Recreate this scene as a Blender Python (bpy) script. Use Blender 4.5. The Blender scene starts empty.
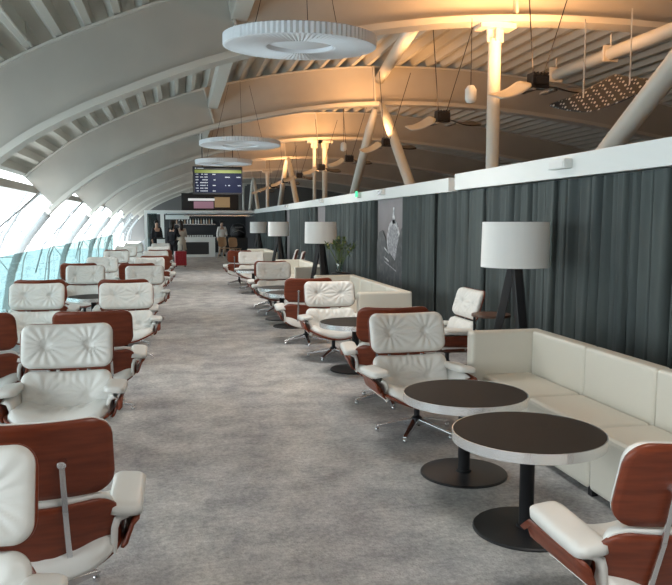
import bpy, bmesh, math, random
from mathutils import Vector, Matrix
random.seed(7)
PI = math.pi
scene = bpy.context.scene
COL = scene.collection

# ------------------------------------------------------------ camera, world, light, exposure
cam_d = bpy.data.cameras.new('camera')
cam_d.sensor_width = 36.0
cam_d.lens = 731.0 / 672.0 * 36.0
cam_d.clip_end = 400
cam = bpy.data.objects.new('camera', cam_d)
COL.objects.link(cam)
cam.location = (0, 0, 1.6)
cam.rotation_euler = (PI / 2 - 0.0963, 0, -0.2112)
scene.camera = cam
scene.view_settings.view_transform = 'Standard'
scene.view_settings.look = 'None'
scene.view_settings.gamma = 1
scene.view_settings.use_curve_mapping = False
scene.view_settings.exposure = 0.82

world = bpy.data.worlds.new('bright_hazy_sky')
scene.world = world
world.use_nodes = True
wn = world.node_tree.nodes
wl = world.node_tree.links
bg = wn['Background']
tc = wn.new('ShaderNodeTexCoord')
sx = wn.new('ShaderNodeSeparateXYZ')
wr = wn.new('ShaderNodeValToRGB')
wl.new(tc.outputs['Generated'], sx.inputs[0])
wl.new(sx.outputs['Z'], wr.inputs[0])
wr.color_ramp.elements[0].position = 0.0
wr.color_ramp.elements[0].color = (0.92, 0.95, 0.96, 1)
wr.color_ramp.elements[1].position = 0.75
wr.color_ramp.elements[1].color = (0.60, 0.78, 0.90, 1)
e = wr.color_ramp.elements.new(0.3)
e.color = (0.88, 0.94, 0.97, 1)
wl.new(wr.outputs[0], bg.inputs[0])
bg.inputs[1].default_value = 3.0

# ------------------------------------------------------------ materials
def mat(name, color, rough=0.6, metal=0.0, noise=None, bump=None, emit=None, spec=None, coat=0, sheen=0):
    m = bpy.data.materials.new(name)
    m.use_nodes = True
    nt = m.node_tree
    b = nt.nodes['Principled BSDF']
    b.inputs['Base Color'].default_value = (*color, 1)
    b.inputs['Roughness'].default_value = rough
    b.inputs['Metallic'].default_value = metal
    if spec is not None:
        b.inputs['Specular IOR Level'].default_value = spec
    if coat:
        b.inputs['Coat Weight'].default_value = coat
    if sheen:
        b.inputs['Sheen Weight'].default_value = sheen
    tcn = None
    if noise or bump:
        tcn = nt.nodes.new('ShaderNodeTexCoord')
    if noise:   # (scale, colour2, lo, hi, stretch)
        n = nt.nodes.new('ShaderNodeTexNoise')
        n.inputs['Scale'].default_value = noise[0]
        n.inputs['Detail'].default_value = 5
        mp = nt.nodes.new('ShaderNodeMapping')
        if len(noise) > 4:
            mp.inputs['Scale'].default_value = noise[4]
        nt.links.new(tcn.outputs['Object'], mp.inputs[0])
        nt.links.new(mp.outputs[0], n.inputs['Vector'])
        r = nt.nodes.new('ShaderNodeValToRGB')
        r.color_ramp.elements[0].position = noise[2]
        r.color_ramp.elements[0].color = (*color, 1)
        r.color_ramp.elements[1].position = noise[3]
        r.color_ramp.elements[1].color = (*noise[1], 1)
        nt.links.new(n.outputs['Fac'], r.inputs[0])
        nt.links.new(r.outputs[0], b.inputs['Base Color'])
    if bump:    # (scale, strength, distance)
        n2 = nt.nodes.new('ShaderNodeTexNoise')
        n2.inputs['Scale'].default_value = bump[0]
        n2.inputs['Detail'].default_value = 4
        nt.links.new(tcn.outputs['Object'], n2.inputs['Vector'])
        bp = nt.nodes.new('ShaderNodeBump')
        bp.inputs['Strength'].default_value = bump[1]
        bp.inputs['Distance'].default_value = bump[2]
        nt.links.new(n2.outputs['Fac'], bp.inputs['Height'])
        nt.links.new(bp.outputs[0], b.inputs['Normal'])
    if emit:
        b.inputs['Emission Color'].default_value = (*emit[0], 1)
        b.inputs['Emission Strength'].default_value = emit[1]
    return m

def glass_mat(name, tint, gloss=0.12, haze=0.0):
    m = bpy.data.materials.new(name)
    m.use_nodes = True
    nt = m.node_tree
    nt.nodes.clear()
    out = nt.nodes.new('ShaderNodeOutputMaterial')
    tr = nt.nodes.new('ShaderNodeBsdfTransparent')
    tr.inputs[0].default_value = (*tint, 1)
    gl = nt.nodes.new('ShaderNodeBsdfGlossy')
    gl.inputs['Roughness'].default_value = 0.03
    mx = nt.nodes.new('ShaderNodeMixShader')
    mx.inputs[0].default_value = gloss
    nt.links.new(tr.outputs[0], mx.inputs[1])
    nt.links.new(gl.outputs[0], mx.inputs[2])
    last = mx
    if haze:
        df = nt.nodes.new('ShaderNodeBsdfTranslucent')
        df.inputs[0].default_value = (0.9, 0.95, 0.97, 1)
        m2 = nt.nodes.new('ShaderNodeMixShader')
        m2.inputs[0].default_value = haze
        nt.links.new(mx.outputs[0], m2.inputs[1])
        nt.links.new(df.outputs[0], m2.inputs[2])
        last = m2
    nt.links.new(last.outputs[0], out.inputs[0])
    return m

M = {}
M['leather'] = mat('white_leather', (0.70, 0.69, 0.655), 0.42, bump=(38, 0.25, 0.004))
M['sofa'] = mat('cream_leather', (0.66, 0.63, 0.55), 0.5, bump=(30, 0.08, 0.003))
M['veneer'] = mat('red_brown_veneer', (0.21, 0.045, 0.018), 0.35, noise=(6, (0.14, 0.028, 0.012), 0.35, 0.7, (1, 1, 9)), spec=0.4)
M['alu'] = mat('polished_aluminium', (0.72, 0.73, 0.75), 0.22, 1.0)
M['chrome'] = mat('brushed_steel_band', (0.85, 0.86, 0.87), 0.25, 0.75)
M['darkmetal'] = mat('dark_metal', (0.03, 0.03, 0.035), 0.4, 0.6)
M['black'] = mat('black_powder_coat', (0.012, 0.012, 0.014), 0.45)
M['tabletop'] = mat('black_brown_laminate', (0.020, 0.018, 0.017), 0.6, spec=0.2)
M['shade'] = mat('off_white_linen', (0.82, 0.82, 0.80), 0.9)
M['curtain'] = mat('dark_teal_grey_velvet', (0.085, 0.102, 0.100), 0.9, noise=(2.5, (0.060, 0.074, 0.076), 0.3, 0.7, (1, 1, .4)))
M['white'] = mat('white_paint', (0.82, 0.84, 0.82), 0.5)
M['steel'] = mat('grey_green_steel_paint', (0.52, 0.485, 0.43), 0.5, noise=(0.8, (0.45, 0.42, 0.375), 0.35, 0.65))
M['flange'] = mat('pale_grey_steel_paint', (0.63, 0.60, 0.54), 0.45)
M['foot'] = mat('backlit_steel_paint', (0.36, 0.37, 0.37), 0.45)  # steel colour darkened to paint backlit shade against the bright glazing
M['deck'] = mat('pale_cream_deck_paint', (0.58, 0.56, 0.50), 0.55)
M['column'] = mat('cream_steel_paint', (0.70, 0.68, 0.61), 0.4)
M['dark'] = mat('charcoal_wall', (0.035, 0.035, 0.038), 0.7)
M['greywall'] = mat('dim_grey_wall', (0.18, 0.17, 0.16), 0.8)
M['wood'] = mat('walnut_wood', (0.10, 0.045, 0.025), 0.4)
M['tan'] = mat('pale_tan_wood', (0.55, 0.36, 0.22), 0.5)
M['red'] = mat('red_hard_shell', (0.35, 0.008, 0.02), 0.3)
M['skin'] = mat('skin', (0.52, 0.31, 0.22), 0.6)
M['hair'] = mat('dark_hair', (0.015, 0.012, 0.010), 0.6)
M['blackcloth'] = mat('black_cloth', (0.012, 0.012, 0.016), 0.9)
M['whitecloth'] = mat('white_cloth', (0.75, 0.73, 0.70), 0.9)
M['beigecloth'] = mat('beige_cloth', (0.60, 0.55, 0.48), 0.9)
M['leaf'] = mat('olive_leaf', (0.10, 0.15, 0.035), 0.6)
M['petal'] = mat('pale_yellow_petal', (0.45, 0.42, 0.16), 0.6)
M['glass'] = glass_mat('clear_facade_glass', (0.86, 0.90, 0.91), 0.06)
M['rail_glass'] = glass_mat('teal_glass', (0.50, 0.58, 0.57), 0.06)
M['vase'] = glass_mat('vase_glass', (0.80, 0.88, 0.86), 0.25)
M['apron'] = mat('sunlit_apron_concrete', (0.80, 0.81, 0.80), 0.9)
M['disc'] = mat('white_pleated_fabric', (0.84, 0.84, 0.86), 0.8)
M['mirror'] = mat('mirror_reflector', (0.80, 0.78, 0.74), 0.12, 1.0)
M['sign_green'] = mat('green_sign', (0.0, 0.30, 0.12), 0.5, emit=((0.05, 0.9, 0.4), 0.6))
M['welt'] = mat('white_piping', (0.78, 0.76, 0.70), 0.5)

# mottled carpet
m = bpy.data.materials.new('mottled_grey_carpet')
m.use_nodes = True
nt = m.node_tree
b = nt.nodes['Principled BSDF']
b.inputs['Roughness'].default_value = 0.95
b.inputs['Specular IOR Level'].default_value = 0.1
t1 = nt.nodes.new('ShaderNodeTexCoord')
def cn(sc, det, lo, hi, c0, c1, stretch=(1, 1, 1)):
    mp = nt.nodes.new('ShaderNodeMapping')
    mp.inputs['Scale'].default_value = stretch
    n = nt.nodes.new('ShaderNodeTexNoise')
    n.inputs['Scale'].default_value = sc
    n.inputs['Detail'].default_value = det
    n.inputs['Roughness'].default_value = 0.7
    r = nt.nodes.new('ShaderNodeValToRGB')
    r.color_ramp.elements[0].position = lo
    r.color_ramp.elements[1].position = hi
    r.color_ramp.elements[0].color = (*c0, 1)
    r.color_ramp.elements[1].color = (*c1, 1)
    nt.links.new(t1.outputs['Object'], mp.inputs[0])
    nt.links.new(mp.outputs[0], n.inputs['Vector'])
    nt.links.new(n.outputs['Fac'], r.inputs[0])
    return r, n
r1, _ = cn(3.0, 8, 0.35, 0.68, (0.33, 0.325, 0.325), (0.60, 0.585, 0.57))
r2, _ = cn(34.0, 4, 0.30, 0.70, (0.72, 0.72, 0.72), (1.22, 1.22, 1.22))
r3, _ = cn(1.3, 6, 0.40, 0.62, (0.88, 0.88, 0.90), (1.10, 1.09, 1.06), (1.0, 0.35, 1))
def mul(a, c):
    x = nt.nodes.new('ShaderNodeMix')
    x.data_type = 'RGBA'
    x.blend_type = 'MULTIPLY'
    x.inputs[0].default_value = 1
    nt.links.new(a, x.inputs[6])
    nt.links.new(c, x.inputs[7])
    return x.outputs[2]
nt.links.new(mul(mul(r1.outputs[0], r2.outputs[0]), r3.outputs[0]), b.inputs['Base Color'])
nb = nt.nodes.new('ShaderNodeTexNoise')
nb.inputs['Scale'].default_value = 90
nt.links.new(t1.outputs['Object'], nb.inputs['Vector'])
bp = nt.nodes.new('ShaderNodeBump')
bp.inputs['Strength'].default_value = 0.5
bp.inputs['Distance'].default_value = 0.01
nt.links.new(nb.outputs['Fac'], bp.inputs['Height'])
nt.links.new(bp.outputs[0], b.inputs['Normal'])
M['carpet'] = m

# perforated reflector: pale lattice on black
m = bpy.data.materials.new('perforated_panel')
m.use_nodes = True
nt = m.node_tree
b = nt.nodes['Principled BSDF']
t1 = nt.nodes.new('ShaderNodeTexCoord')
mp = nt.nodes.new('ShaderNodeMapping')
mp.inputs['Scale'].default_value = (17, 17, 17)
vo = nt.nodes.new('ShaderNodeTexVoronoi')
vo.inputs['Scale'].default_value = 1.0
vo.inputs['Randomness'].default_value = 0.0
r = nt.nodes.new('ShaderNodeValToRGB')
r.color_ramp.elements[0].position = 0.28
r.color_ramp.elements[0].color = (0.50, 0.49, 0.46, 1)
r.color_ramp.elements[1].position = 0.36
r.color_ramp.elements[1].color = (0.02, 0.02, 0.022, 1)
nt.links.new(t1.outputs['Object'], mp.inputs[0])
nt.links.new(mp.outputs[0], vo.inputs['Vector'])
nt.links.new(vo.outputs['Distance'], r.inputs[0])
nt.links.new(r.outputs[0], b.inputs['Base Color'])
b.inputs['Roughness'].default_value = 0.35
M['perf'] = m

# ------------------------------------------------------------ helpers
def tag(o, label=None, cat=None, group=None, kind=None):
    if label: o['label'] = label
    if cat: o['category'] = cat
    if group: o['group'] = group
    if kind: o['kind'] = kind
    return o

def empty(name, loc=(0, 0, 0), rz=0, label=None, cat=None, group=None):
    o = bpy.data.objects.new(name, None)
    o.empty_display_size = 0.1
    COL.objects.link(o)
    o.location = loc
    o.rotation_euler = (0, 0, rz)
    return tag(o, label, cat, group)

def obj(name, bm, m, parent=None, smooth=False, bevel=0, loc=None, rot=None):
    bmesh.ops.recalc_face_normals(bm, faces=bm.faces)
    me = bpy.data.meshes.new(name)
    bm.to_mesh(me)
    bm.free()
    for mm in (m if isinstance(m, (list, tuple)) else [m]):
        me.materials.append(mm)
    if smooth:
        me.polygons.foreach_set('use_smooth', [True] * len(me.polygons))
    o = bpy.data.objects.new(name, me)
    COL.objects.link(o)
    if parent: o.parent = parent
    if loc: o.location = loc
    if rot: o.rotation_euler = rot
    if bevel:
        bv = o.modifiers.new('bevel', 'BEVEL')
        bv.width = bevel
        bv.segments = 3
        bv.limit_method = 'ANGLE'
    return o

def box(bm, lo, hi, mi=0):
    x0, y0, z0 = lo
    x1, y1, z1 = hi
    v = [bm.verts.new(p) for p in ((x0,y0,z0),(x1,y0,z0),(x1,y1,z0),(x0,y1,z0),(x0,y0,z1),(x1,y0,z1),(x1,y1,z1),(x0,y1,z1))]
    for f in ((0,3,2,1),(4,5,6,7),(0,1,5,4),(1,2,6,5),(2,3,7,6),(3,0,4,7)):
        bm.faces.new([v[i] for i in f]).material_index = mi
    return v

def lathe(bm, prof, seg=32, c=(0, 0, 0), mi=0, close=False):
    rings = []
    for r, z in prof:
        if r < 1e-5:
            rings.append([bm.verts.new((c[0], c[1], c[2] + z))])
        else:
            rings.append([bm.verts.new((c[0] + r * math.cos(2*PI*k/seg), c[1] + r * math.sin(2*PI*k/seg), c[2] + z)) for k in range(seg)])
    pairs = list(zip(rings[:-1], rings[1:]))
    if close: pairs.append((rings[-1], rings[0]))
    for a, d in pairs:
        for k in range(seg):
            k2 = (k + 1) % seg
            if len(a) == 1 and len(d) == 1: continue
            if len(a) == 1: f = bm.faces.new((a[0], d[k], d[k2]))
            elif len(d) == 1: f = bm.faces.new((a[k], d[0], a[k2]))
            else: f = bm.faces.new((a[k], d[k], d[k2], a[k2]))
            f.material_index = mi

def tube(bm, pts, r, seg=10, mi=0, caps=True):
    """round tube along a polyline; r a number or one per point"""
    pts = [Vector(p) for p in pts]
    n = len(pts)
    rs = r if isinstance(r, (list, tuple)) else [r] * n
    rings = []
    ref = None
    for i, p in enumerate(pts):
        t = (pts[min(i+1, n-1)] - pts[max(i-1, 0)]).normalized()
        if ref is None:
            ref = Vector((0, 0, 1)) if abs(t.z) < 0.9 else Vector((1, 0, 0))
        a = t.cross(ref).normalized()
        c = t.cross(a).normalized()
        ref = c if False else ref
        if abs(t.dot(ref)) > 0.98:
            ref = Vector((0, 1, 0))
            a = t.cross(ref).normalized()
            c = t.cross(a).normalized()
        rings.append([bm.verts.new(p + rs[i] * (math.cos(2*PI*k/seg) * a + math.sin(2*PI*k/seg) * c)) for k in range(seg)])
    for q, w in zip(rings[:-1], rings[1:]):
        for k in range(seg):
            k2 = (k + 1) % seg
            bm.faces.new((q[k], q[k2], w[k2], w[k])).material_index = mi
    if caps:
        bm.faces.new(rings[0]).material_index = mi
        bm.faces.new(rings[-1][::-1]).material_index = mi

def slab(w, h, r, front, back, c, U, V, N, bend=0.0, bendv=0.0, nu=16, nv=10, fn=None, pw=5):
    """pillow or curved sheet: rounded rectangle w*h; front(s) puff, back thickness; bend lifts the +-u edges along N"""
    bm = bmesh.new()
    c, U, V, N = Vector(c), Vector(U), Vector(V), Vector(N)
    def base(i, j):
        u = -1 + 2 * i / nu
        v = -1 + 2 * j / nv
        s = max(abs(u), abs(v))
        if s < 1e-6: return 0, 0, 0
        qx, qy = u / s * w / 2, v / s * h / 2
        ix, iy = w / 2 - r, h / 2 - r
        cx, cy = max(-ix, min(ix, qx)), max(-iy, min(iy, qy))
        dx, dy = qx - cx, qy - cy
        d = math.hypot(dx, dy)
        if d > 1e-9: qx, qy = cx + dx / d * r, cy + dy / d * r
        return qx * s, qy * s, s
    F, B = {}, {}
    for i in range(nu + 1):
        for j in range(nv + 1):
            x, y, s = base(i, j)
            lift = bend * (2 * x / w) ** 2 + bendv * (2 * y / h) ** 2
            z = front * max(0.0, 1 - s ** pw) ** 0.5 if front > 0 else 0
            if fn: z += fn(x, y, s)
            F[i, j] = bm.verts.new(c + U * x + V * y + N * (z + lift))
            B[i, j] = bm.verts.new(c + U * x + V * y + N * (-back + lift))
    for i in range(nu):
        for j in range(nv):
            bm.faces.new((F[i, j], F[i+1, j], F[i+1, j+1], F[i, j+1]))
            bm.faces.new((B[i, j], B[i, j+1], B[i+1, j+1], B[i+1, j]))
    ring = [(i, 0) for i in range(nu)] + [(nu, j) for j in range(nv)] + [(i, nv) for i in range(nu, 0, -1)] + [(0, j) for j in range(nv, 0, -1)]
    for a, d in zip(ring, ring[1:] + ring[:1]):
        bm.faces.new((F[a], B[a], B[d], F[d]))
    return bm

def creases(w, h, amp=0.0045, n=13, deep=0.022, yb=0.0, pleat=0.0):
    bs = ((-0.24 * w, yb), (0.24 * w, yb))
    def f(x, y, s):
        z = 0
        edge = min(1.0, (1 - s) * 6)
        for k, (bx_, by) in enumerate(bs):
            dx, dy = x - bx_, y - by
            r = math.hypot(dx, dy)
            a = math.atan2(dy, dx)
            z -= deep * math.exp(-(r / 0.030) ** 2) + 0.45 * deep * math.exp(-(r / 0.085) ** 2)
            z += amp * math.sin(n * a + 1.7 * math.sin(2 * a + k)) * math.exp(-r / 0.13) * (1 - math.exp(-(r / 0.025) ** 2))
        if pleat:
            z += pleat * math.sin(x * 95 + 3 * math.sin(x * 17)) * max(0, y / (h / 2)) ** 1.5
        return z * edge
    return f

def copy_tree(o, parent=None):
    c = o.copy()
    COL.objects.link(c)
    if parent: c.parent = parent
    for ch in list(o.children):
        copy_tree(ch, c)
    return c

def spline(pts, n):
    """catmull-rom through 2d points"""
    out = []
    P = [pts[0]] + list(pts) + [pts[-1]]
    for i in range(1, len(P) - 2):
        for k in range(n):
            t = k / n
            q = []
            for d in (0, 1):
                a, b_, c_, e_ = P[i-1][d], P[i][d], P[i+1][d], P[i+2][d]
                q.append(0.5 * (2*b_ + (c_ - a) * t + (2*a - 5*b_ + 4*c_ - e_) * t*t + (3*b_ - a - 3*c_ + e_) * t**3))
            out.append(tuple(q))
    out.append(tuple(pts[-1]))
    return out

# ------------------------------------------------------------ structure
YN, YF = -6.0, 73.0
bm = bmesh.new()
box(bm, (-3.02, YN, -0.3), (24, YF, 0))
tag(obj('floor', bm, M['carpet']), 'mottled grey carpet', kind='structure')
bm = bmesh.new()
box(bm, (-160, -60, -6.2), (-4.9, 220, -6.0))
tag(obj('apron_ground', bm, M['apron']), 'pale concrete apron outside the glazing', kind='structure')

ARC = spline([(-4.62, -3.0), (-4.52, -1.5), (-4.28, 0.0), (-4.15, 0.5), (-3.95, 0.95), (-3.6, 1.44), (-3.12, 2.0), (-2.5, 2.52), (-1.9, 2.93), (-1.0, 3.38), (0.5, 3.98),
              (2.0, 4.38), (3.6, 4.68), (5.1, 4.84), (7.0, 4.90), (9.0, 4.82), (12.0, 4.50), (16, 3.85), (20, 2.9), (24, 1.6)], 6)
def offset(pts, d):
    out = []
    for i, p in enumerate(pts):
        a, c = pts[max(i-1, 0)], pts[min(i+1, len(pts)-1)]
        tx, tz = c[0] - a[0], c[1] - a[1]
        l = math.hypot(tx, tz)
        out.append((p[0] - tz / l * d, p[1] + tx / l * d))
    return out
i0 = min(range(len(ARC)), key=lambda i: abs(ARC[i][0] + 3.15))   # where the web starts
WEB = ARC[i0:]
WT = offset(WEB, 1.02)
RIBS = [2.7, 11.4, 20.1, 28.8, 37.5, 46.2, 54.9, 63.6]
# the outer end of the web is cut off slanting from flange to eave
TOPW = [(max(p[0], -3.86), p[1]) for p in WT]

# roof deck with trapezoid slats running along the hall
D = offset(ARC[i0:], 1.04)
D = [p for p in D if p[0] > -3.92]
bm = bmesh.new()
# arc length parametrisation
acc = [0]
for a, c in zip(D[:-1], D[1:]): acc.append(acc[-1] + math.hypot(c[0]-a[0], c[1]-a[1]))
def onD(s):
    for k in range(len(acc) - 1):
        if acc[k+1] >= s:
            t = (s - acc[k]) / (acc[k+1] - acc[k])
            a, c = D[k], D[k+1]
            l = acc[k+1] - acc[k]
            return (a[0] + (c[0]-a[0])*t, a[1] + (c[1]-a[1])*t, -(c[1]-a[1]) / l, (c[0]-a[0]) / l)
    return (*D[-1], 0, 1)
prof = []
pitch = 0.44
s = 0
while s < acc[-1] - pitch:
    for ds, h in ((0, 0.0), (0.10, 0.0), (0.17, 0.24), (0.37, 0.24)):
        x, z, nx, nz = onD(s + ds)
        prof.append((x + nx * h, z + nz * h))
    s += pitch
rows = []
for y in (YN, YF):
    rows.append([bm.verts.new((x, y, z)) for x, z in prof] )
up2 = []
for y in (YN, YF):
    up2.append([bm.verts.new((x, y, z + 0.5)) for x, z in (prof[0], prof[-1])])
for k in range(len(prof) - 1):
    bm.faces.new((rows[0][k], rows[0][k+1], rows[1][k+1], rows[1][k]))
o = tag(obj('ceiling', bm, M['deck']), 'cream corrugated roof deck with slats running along the hall', kind='structure')
sol = o.modifiers.new('t', 'SOLIDIFY'); sol.thickness = 0.04; sol.offset = 1

# ribs
rib_labels = ['out of view roof rib above the camera',
  'nearest curved steel roof rib, across the top of the photo behind the biggest ceiling disc',
  'second curved steel roof rib, meeting the slanted struts right of the nearest ceiling disc',
  'third curved steel roof rib, just above the middle ceiling disc',
  'fourth curved steel roof rib, beyond the flight board',
  'fifth curved steel roof rib from the camera', 'sixth curved steel roof rib from the camera', 'farthest curved steel roof rib behind the bar']
for k, y in enumerate(RIBS):
    if k == 0: continue
    t = empty('roof_rib', (0, y, 0), 0, rib_labels[k], 'roof rib', 'curved roof ribs')
    bm = bmesh.new()          # web
    th = 0.05
    A_ = [bm.verts.new((p[0], -th, p[1])) for p in WEB]
    B_ = [bm.verts.new((p[0], -th, p[1])) for p in TOPW]
    A2 = [bm.verts.new((p[0], th, p[1])) for p in WEB]
    B2 = [bm.verts.new((p[0], th, p[1])) for p in TOPW]
    n = len(WEB)
    for i in range(n - 1):
        bm.faces.new((A_[i], A_[i+1], B_[i+1], B_[i]))
        bm.faces.new((A2[i], B2[i], B2[i+1], A2[i+1]))
        bm.faces.new((B_[i], B_[i+1], B2[i+1], B2[i]))
        bm.faces.new((A_[i], A2[i], A2[i+1], A_[i+1]))
    bm.faces.new((A_[0], B_[0], B2[0], A2[0]))
    obj('web', bm, M['steel'], t)
    bm = bmesh.new()          # bottom flange, swept box
    LO = offset(ARC, -0.05)
    HI = offset(ARC, 0.05)
    rr = []
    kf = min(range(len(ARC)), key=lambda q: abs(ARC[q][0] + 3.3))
    for i in range(len(ARC)):
        w2 = 0.13 if i <= kf else 0.20
        q = [(LO[i][0], -w2, LO[i][1]), (HI[i][0], -w2, HI[i][1]), (HI[i][0], w2, HI[i][1]), (LO[i][0], w2, LO[i][1])]
        rr.append([bm.verts.new(p) for p in q])
    for a, c in zip(rr[kf:-1], rr[kf + 1:]):
        for j in range(4):
            bm.faces.new((a[j], a[(j+1) % 4], c[(j+1) % 4], c[j]))
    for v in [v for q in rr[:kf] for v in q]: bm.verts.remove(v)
    bm.faces.new(rr[kf]); bm.faces.new(rr[-1][::-1])
    obj('bottom_flange', bm, M['flange'], t)
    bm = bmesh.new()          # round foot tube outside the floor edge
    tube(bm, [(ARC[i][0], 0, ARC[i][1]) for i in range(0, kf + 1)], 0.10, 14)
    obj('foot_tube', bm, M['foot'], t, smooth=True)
    bm = bmesh.new()          # thin top flange, pale to paint sky leaking between web and deck
    T0 = offset(WEB, 0.985); T1 = offset(WEB, 1.02)
    rr = []
    for i in range(len(WEB)):
        if T0[i][0] < -3.8: continue
        rr.append([bm.verts.new(p) for p in ((T0[i][0], -.12, T0[i][1]), (T1[i][0], -.12, T1[i][1]), (T1[i][0], .12, T1[i][1]), (T0[i][0], .12, T0[i][1]))])
    for a, c in zip(rr[:-1], rr[1:]):
        for j in range(4):
            bm.faces.new((a[j], a[(j+1) % 4], c[(j+1) % 4], c[j]))
    obj('sky_leak_flange', bm, M['flange'], t)
    for xs in (1.05, 5.45):  # web stiffener plates
        i = min(range(len(WEB)), key=lambda q: abs(WEB[q][0] - xs))
        a, c = WEB[i], WT[i]
        bm = bmesh.new()
        wv = 0.02
        for sy in (-1,):
            v = [bm.verts.new(p) for p in ((a[0]-wv, -.06, a[1]), (a[0]+wv, -.06, a[1]), (c[0]+wv, -.06, c[1]), (c[0]-wv, -.06, c[1]),
                                            (a[0]-wv, -.17, a[1]), (a[0]+wv, -.17, a[1]), (c[0]+wv, -.17, c[1]), (c[0]-wv, -.17, c[1]))]
            for f in ((0,1,2,3),(7,6,5,4),(0,4,5,1),(1,5,6,2),(2,6,7,3),(3,7,4,0)):
                bm.faces.new([v[q] for q in f])
        obj('stiffener', bm, M['flange'], t)
    # outer light tube and bracing of the facade foot
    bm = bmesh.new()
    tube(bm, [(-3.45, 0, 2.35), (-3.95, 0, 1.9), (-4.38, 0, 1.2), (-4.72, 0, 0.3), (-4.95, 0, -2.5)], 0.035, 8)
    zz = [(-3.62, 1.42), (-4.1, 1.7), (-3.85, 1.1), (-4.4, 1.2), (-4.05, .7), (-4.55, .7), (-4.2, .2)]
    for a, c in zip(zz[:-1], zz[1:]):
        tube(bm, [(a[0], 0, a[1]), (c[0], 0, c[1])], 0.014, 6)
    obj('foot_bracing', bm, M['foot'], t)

# longitudinal members between ribs
for x, z, w, lab in ((0.95, 4.72, 0.13, 'long pale roof beam running down the hall above the ceiling discs'), ):
    bm = bmesh.new()
    box(bm, (x - w, YN, z - 0.13), (x + w, YF, z + 0.13))
    tag(obj('trim_beam', bm, M['flange'], bevel=0.02), lab, kind='structure')
bm = bmesh.new()
box(bm, (-3.78, YN, 2.34), (-3.60, YF, 2.52))
tag(obj('trim_eave', bm, M['steel']), 'dark eave beam above the slanting glazing', kind='structure')

# glazing: one window per bay, mullions as parts
def window(n, y0, y1):
    t = empty('window_%d' % n, (0, y0, 0), 0)
    tag(t, 'slanting glazed bay between two roof ribs', kind='structure')
    L = y1 - y0
    prof_ = [(-5.15, -3.0), (-5.05, -1.2), (-4.80, 0.4), (-4.45, 1.35), (-3.80, 2.35)]
    bm = bmesh.new()
    for sgn in (0,):
        vs = [[bm.verts.new((x, y, z)) for x, z in prof_] for y in (0.06, L - 0.06)]
        for i in range(len(prof_) - 1):
            bm.faces.new((vs[0][i], vs[0][i+1], vs[1][i+1], vs[1][i]))
    obj('pane', bm, M['glass'], t)
    bm = bmesh.new()      # skylight strip above the eave
    vs = [[bm.verts.new((x, y, z)) for x, z in ((-3.74, 2.50), (-3.86, 2.82))] for y in (0.06, L - 0.06)]
    bm.faces.new((vs[0][0], vs[0][1], vs[1][1], vs[1][0]))
    obj('skylight_pane', bm, M['glass'], t)
    bm = bmesh.new()
    for yy in (0.0, L / 2):
        tube(bm, [(x + 0.03, yy, z) for x, z in prof_], 0.022, 6)
    tube(bm, [(-4.47, 0, 1.33), (-4.47, L, 1.33)], 0.018, 6)
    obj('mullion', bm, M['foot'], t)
    # long diagonal tie rod
    bm = bmesh.new()
    tube(bm, [(-3.42, L - 0.3, 2.35), (-3.6, L * 0.80, 1.9), (-4.1, L * 0.45, 0.9), (-4.2, L * 0.35, 0.1)], 0.022, 6)
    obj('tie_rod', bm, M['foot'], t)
yy = [-6.0] + RIBS + [73]
for n, (a, c) in enumerate(zip(yy[:-1], yy[1:])):
    window(n + 1, a, c)

# far wall and right wall
bm = bmesh.new(); box(bm, (-5.2, YF, -0.3), (24, YF + 0.3, 6.6))
tag(obj('wall_back', bm, M['greywall']), kind='structure')
bm = bmesh.new(); box(bm, (24, YN, -0.3), (24.3, YF + .3, 3.2))
tag(obj('wall_right', bm, M['greywall']), kind='structure')

bm = bmesh.new(); box(bm, (-5.2, YN - .3, -0.3), (24, YN, 6.6))
tag(obj('wall_front', bm, M['greywall']), kind='structure')

# partition with white top beam
PX = 3.62
bm = bmesh.new(); box(bm, (PX, 0.5, 0), (PX + 0.12, 34.0, 2.02))
tag(obj('wall_partition', bm, M['dark']), kind='structure')
bm = bmesh.new(); box(bm, (3.44, 0.4, 2.0), (3.80, 8.86, 2.205))
tag(obj('trim_1', bm, M['white'], bevel=0.006), 'white beam capping the curtained partition, near length', kind='structure')
bm = bmesh.new(); box(bm, (3.44, 9.08, 1.99), (3.80, 34.0, 2.17))
tag(obj('trim_2', bm, M['white'], bevel=0.006), 'white beam capping the curtained partition, far length', kind='structure')
bm = bmesh.new(); box(bm, (3.58, 8.86, 2.0), (3.74, 9.08, 2.15))
tag(obj('trim_3', bm, M['dark']), 'dark joint between the two white beams', kind='structure')

# ------------------------------------------------------------ columns and struts
def column(y, x, lab, r=0.105, head=True):
    t = empty('roof_column', (x, y, 0), 0, lab, 'column', 'round columns behind the partition')
    bm = bmesh.new(); lathe(bm, [(0, 0), (r + .08, 0), (r + .08, .04), (r, .05), (r, 4.55), (0, 4.55)], 24)
    obj('shaft', bm, M['column'], t, smooth=False)
    bm = bmesh.new()
    box(bm, (-.30, -.16, 4.70), (.30, .16, 4.79)); box(bm, (-.035, -.14, 4.5), (.035, .14, 4.72)); box(bm, (-.14, -.03, 4.5), (.14, .03, 4.72))
    obj('head_plate', bm, M['flange'], t)
column(11.4, 5.08, 'thick round cream column in front of the nearest perforated reflector')
column(28.8, 5.72, 'thicker of the two upright columns left of the long slanted strut')
column(28.8, 5.30, 'thinner upright column close beside the thicker far one', r=0.07)
column(46.2, 5.5, 'upright column far off above the second pair of lamps')
column(63.6, 5.5, 'farthest upright column near the flight board')
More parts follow.
